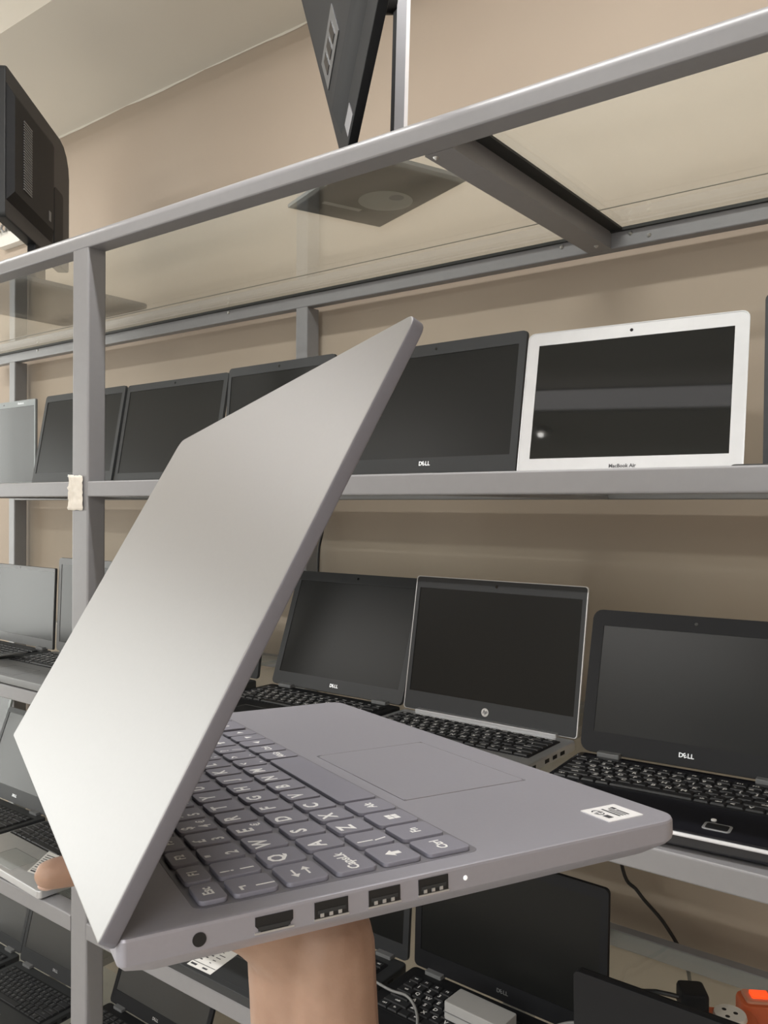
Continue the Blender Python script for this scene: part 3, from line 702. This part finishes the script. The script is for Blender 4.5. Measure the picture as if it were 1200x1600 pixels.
def tilted_monitor():
    C3 = Matrix(((_r[0], _d[0], _f[0]), (_r[1], _d[1], _f[1]), (_r[2], _d[2], _f[2])))
    B = T(-.875, 1.118, ZG) @ RZ(R(-20.8))
    g = empty('monitor', B, 'black monitor hung aslant on a grey pole, its corner pointing down at the glass', 'monitor', 'monitors on top of the rack')
    mb = MB(); mb.loops([[(-.136, -.095, 0), (.136, -.095, 0), (.136, .095, 0), (-.136, .095, 0)], [(-.136, -.095, .006), (.136, -.095, .006), (.136, .095, .006), (-.136, .095, .006)], [(-.110, -.075, .016), (.110, -.075, .016), (.110, .075, .016), (-.110, .075, .016)]])
    mb.build('stand_base', DGREY, g)
    # features of the base's underside, seen through the glass
    mb = MB(); mb.cyl((-.016, .033, -.0002), (-.016, .033, .001), .047, seg=36); mb.cyl((.008, .040, -.0004), (.008, .040, .001), .013, seg=20, mi=1); mb.build('swivel_disc', [pm('disc_grey', (.34, .34, .33), .5), MGREY], g)
    mb = MB(); mb.box(-.085, -.073, -.055, .02, -.0002, .001); mb.build('foot_pad', MATS['disc_grey'], g)
    Bi = B.inverted()
    # pole
    p0 = Vector((-.806, 1.092, ZG + .01)); p1 = Vector((-.792, 1.094, 2.62))
    def w2l(p): return Bi @ Vector(p)
    ax = (p1 - p0).normalized(); vx = Vector((-.605, .796, 0)); rt = ax.cross(vx).normalized()* -1; bk = rt.cross(ax)
    rt = Vector((.796, .605, 0)); bk = Vector((-.605, .796, 0))
    def strip(n, a, b, c, d, m):
        mb = MB(); mb.loops([[w2l(q + rt*i + bk*j) for i, j in ((a, c), (b, c), (b, d), (a, d))] for q in (p0, p1)]); mb.build(n, m, g)
    strip('pole', -.008, .0075, 0, .03, pm('pole_grey', (.26, .26, .28), .4, .3)); strip('pole_edge_highlight', .0075, .0135, .001, .03, pm('highlight_white', (.82, .80, .82), .35)); strip('pole_black_side', -.014, -.008, .004, .026, BLACK)  # white strip paints the pole's edge highlight; black strip covers its left side
    # panel: corner pointing down
    def pix(x, y, dep): 
        v = C3 @ Vector(((x - 600)/1313.64, (y - 800)/1313.64, 1)); return Vector((v.x*dep, v.y*dep, v.z*dep + CZ))
    tip = pix(536, 262, 1.33); pl_ = pix(468, -8, 1.5); pr_ = pix(592, -8, 1.0857)
    a = (pr_ - tip).normalized(); b = (pl_ - tip).normalized(); b = (b - a*a.dot(b)).normalized()
    n_ = a.cross(b).normalized()
    if n_.dot(tip - Vector((0, 0, CZ))) > 0: n_ = -n_       # n_ faces the camera: the back of the monitor
    A, Bw = .30, .46
    M = Matrix(((a.x, b.x, n_.x, tip.x), (a.y, b.y, n_.y, tip.y), (a.z, b.z, n_.z, tip.z), (0, 0, 0, 1)))
    M = Bi @ M
    mb = MB(); mb.rprism(0, A, 0, Bw, -.016, 0, .006, .003, M=M); mb.build('panel', BLACK, g)
    mb = MB(); mb.rprism(.01, A - .01, .01, Bw - .01, -.0175, -.0155, .003, 0, M=M); mb.build('screen', SCREEN, g)
    mb = MB(); mb.loops([[(x, y, 0) for x, y in ((.03, .04), (A - .03, .04), (A - .03, Bw - .05), (.03, Bw - .05))], [(x, y, .014) for x, y in ((.05, .07), (A - .05, .07), (A - .05, Bw - .10), (.05, Bw - .10))]], M=M); bc = mb.build('back_cover', BLACK, g)
    mb = MB(); mb.box(.06, .16, .10, .16, .0142, .0155, M=M); mb.build('port_plate', pm('plate_grey', (.09, .092, .095), .4), bc)
    mb = MB()
    for i in range(3): mb.box(.075 + i*.026, .092 + i*.026, .115, .145, .0150, .0165, M=M)
    mb.build('port', GBLACK, bc)
    mb = MB(); mb.box(.055, .095, .004, .030, 0, .0012, M=M); mb.build('rating_label', pm('label_grey', (.28,.28,.30), .5), g)
    # swivel arm from the pole head to the back
    h0 = w2l(pix(622, 8, 1.37)); h1 = w2l(pix(582, 6, 1.33))
    mb = MB(); mb.cyl(h0, h1, .014, .016, 16); mb.ell(tuple(h1), .020, .020, .020); mb.build('swivel_arm', BLACK, g)
tilted_monitor()

# white wall box with cables, far left above the rack
g = empty('wall_socket', T(-2.81, YW, CZ + .935), 'white wall box with a coil of cable, under the left monitor', 'wall socket')
mb = MB(); mb.rprism(-.085, .06, -.03, 0, -.028, .028, .004, .002); mb.build('box', SOCKW, g)
mb = MB(); mb.tube([(-.08 + .14*i/30, -.040 - .006*math.sin(i*1.3), .030 + .014*math.sin(i*.9)) for i in range(31)], .004, 6); mb.build('cable', CABLEG, g)

# ------------------------------------------------------------------ papers
def sheet(name, pts, z, mats, label, cat, marks=(), curl=0.0, thick=.0003):
    P4 = [Vector((x, y, 0)) for x, y in pts]; n_ = 10; mb = MB(); vs = []
    def at(u, v, dz=0): 
        q = (P4[0]*(1-u) + P4[1]*u)*(1-v) + (P4[3]*(1-u) + P4[2]*u)*v; return (q.x, q.y, z + curl*(u**2) + dz)
    mb.add([at(i/n_, j/n_) for j in range(n_+1) for i in range(n_+1)] + [at(i/n_, j/n_, thick) for j in range(n_+1) for i in range(n_+1)],
           [f for j in range(n_) for i in range(n_) for a in [j*(n_+1)+i] for f in ((a, a+n_+1, a+n_+2, a+1), tuple(k + (n_+1)**2 for k in (a, a+1, a+n_+2, a+n_+1)))])
    for u0, u1, v0, v1 in marks: mb.add([at(u0, v0, thick + .0002), at(u1, v0, thick + .0002), at(u1, v1, thick + .0002), at(u0, v1, thick + .0002)], [(0,1,2,3)], 1)
    return tag(mb.build(name, mats, ang=180), label, cat)
marks = [(.03, .97, .14, .155), (.06, .30, .05, .10), (.55, .75, .05, .09)] + [(.05, .05 + .2 + .25*((i*37) % 5)/5, .24 + .09*i, .27 + .09*i) for i in range(7)] + [(.55, .62 + .06*((i*53) % 4), .24 + .09*i, .26 + .09*i) for i in range(7)]
sheet('paper_label', [(-1.1095, .9205), (-1.053, .9222), (-1.069, 1.02), (-1.125, 1.018)], S4 + .0204, [WHITE, INK], 'white printed paper label lying on a dark palm rest left of the forearm', 'label', marks)
sheet('paper_label', [(-1.653, .948), (-1.575, .955), (-1.588, 1.046), (-1.715, 1.036)], S4 + .0207, [WHITE, INK], 'white printed paper tag on the silver laptop beside the fingertip', 'label', marks, curl=.006)
sheet('paper_slip', [(-1.905, .985), (-1.845, 1.0), (-1.83, 1.05), (-1.90, 1.05)], S3 + .0235, [WHITE, INK], 'torn white paper slip on a keyboard at the left edge, middle shelf', 'paper', (), curl=.012)
sheet('paper_slip', [(-1.375, 1.02), (-1.32, 1.02), (-1.31, 1.06), (-1.36, 1.06)], S3 + .0235, [WHITE, INK], 'curled white paper slip on a keyboard just right of the raised lid', 'paper', (), curl=.014)

# ------------------------------------------------------------------ power strip, plug, adapter, cables
ps = empty('power_strip', T(-.331, 1.305, S4) @ RZ(R(31)), 'orange power strip with round white sockets and a lit red switch', 'power strip')
mb = MB(); mb.rprism(-.105, .030, -.026, .026, 0, .036, .016, .005, seg=6); mb.build('housing', ORANGE, ps)
for x in (-.064, -.010):
    mb = MB(); mb.cyl((x, 0, .034), (x, 0, .0415), .0245, .0225, 30); k = mb.build('socket', SOCKW, ps)
    mb = MB()
    for dx, dy in ((.008, 0), (-.006, .009), (-.006, -.009)): mb.cyl((x + dx, dy, .0410), (x + dx, dy, .0418), .0034, seg=12)
    mb.build('pin_hole', BLACK, k)
ps2 = empty('power_strip', T(-.318, 1.376, S4) @ RZ(R(31)), 'orange switch block with a glowing red rocker at the right edge of the lower shelf', 'power strip')
mb = MB(); mb.rprism(-.030, .11, -.024, .024, 0, .036, .014, .006, seg=6); mb.build('housing', ORANGE, ps2)
mb = MB(); mb.rprism(-.022, .022, -.018, .018, .034, .040, .006, .002); sw = mb.build('switch_surround', pm('salmon_plastic', (.62, .28, .18), .4), ps2)
mb = MB(); mb.rprism(-.012, .014, -.009, .009, .038, .044, .002, .001); mb.build('rocker_switch', REDLED, sw)
pl = empty('plug', T(-.331, 1.305, S4) @ RZ(R(31)) @ T(-.064, 0, .0425), 'black mains plug pushed into the orange power strip', 'plug')
mb = MB(); mb.rprism(-.020, .020, -.022, .022, 0, .034, .008, .006); mb.build('plug_body', BLACK, pl)
mb = MB(); mb.tube([(-.018, 0, .018), (-.05, .01, .018), (-.08, .04, .0), (-.10, .08, -.03)], .0035); mb.build('cord', CABLE, pl)

o = empty('power_adapter', T(-.632, 1.072, S4 + .024) @ RZ(R(-3)), 'grey power adapter brick lying on the black keyboard right of the forearm', 'adapter')
mb = MB(); mb.rprism(-.050, .050, -.022, .022, 0, .027, .003, .002); mb.build('brick', ADAPT, o)
mb = MB(); mb.box(-.05, .05, -.0225, -.0218, .011, .0125); mb.build('dark_line', MGREY, o)  # moulded seam on the front of the brick
def cord(name, pts, r, m, label):
    P_ = [Vector(p) for p in pts]; Q = []; n_ = len(P_)
    for k in range(n_ - 1):
        p0 = P_[max(k-1, 0)]; p1 = P_[k]; p2 = P_[k+1]; p3 = P_[min(k+2, n_-1)]
        for i in range(8):
            s = i/8; Q.append(.5*((2*p1) + (p2 - p0)*s + (2*p0 - 5*p1 + 4*p2 - p3)*s*s + (-p0 + 3*p1 - 3*p2 + p3)*s**3))
    Q.append(P_[-1]); mb = MB(); mb.tube(Q, r, 8); return tag(mb.build(name, m, ang=180), label, 'cable')
cord('cable', [(-.640, 1.545, CZ - .36), (-.605, 1.545, CZ - .664), (-.57, 1.545, CZ - .72), (-.52, 1.545, CZ - .765), (-.482, 1.548, CZ - .825), (-.47, 1.552, CZ - .90)], .0035, CABLE, 'thin black cable hanging down the beige wall below the middle shelf')
cord('cable', [(-1.345, 1.500, CZ + .01), (-1.322, 1.500, CZ - .043), (-1.334, 1.500, CZ - .10), (-1.337, 1.500, CZ - .16), (-1.338, 1.500, CZ - .36)], .003, CABLE, 'black cable hanging beside the rear rack post below the upper shelf')
cord('cable', [(-.86, 1.07, S4 + .027), (-.79, 1.058, S4 + .028), (-.755, 1.060, S4 + .028), (-.72, 1.035, S4 + .028), (-.695, .995, S4 + .026), (-.68, .93, S4 + .026)], .0022, CABLEG, 'thin grey cable crossing black keys right of the forearm')
cord('cable', [(-.575, 1.066, S4 + .036), (-.535, 1.092, S4 + .046), (-.505, 1.112, S4 + .056), (-.478, 1.116, S4 + .056), (-.456, 1.112, S4 + .040), (-.452, 1.105, S4 + .003)], .0025, CABLEG, 'loop of thin grey cable beside the black lid at the bottom')
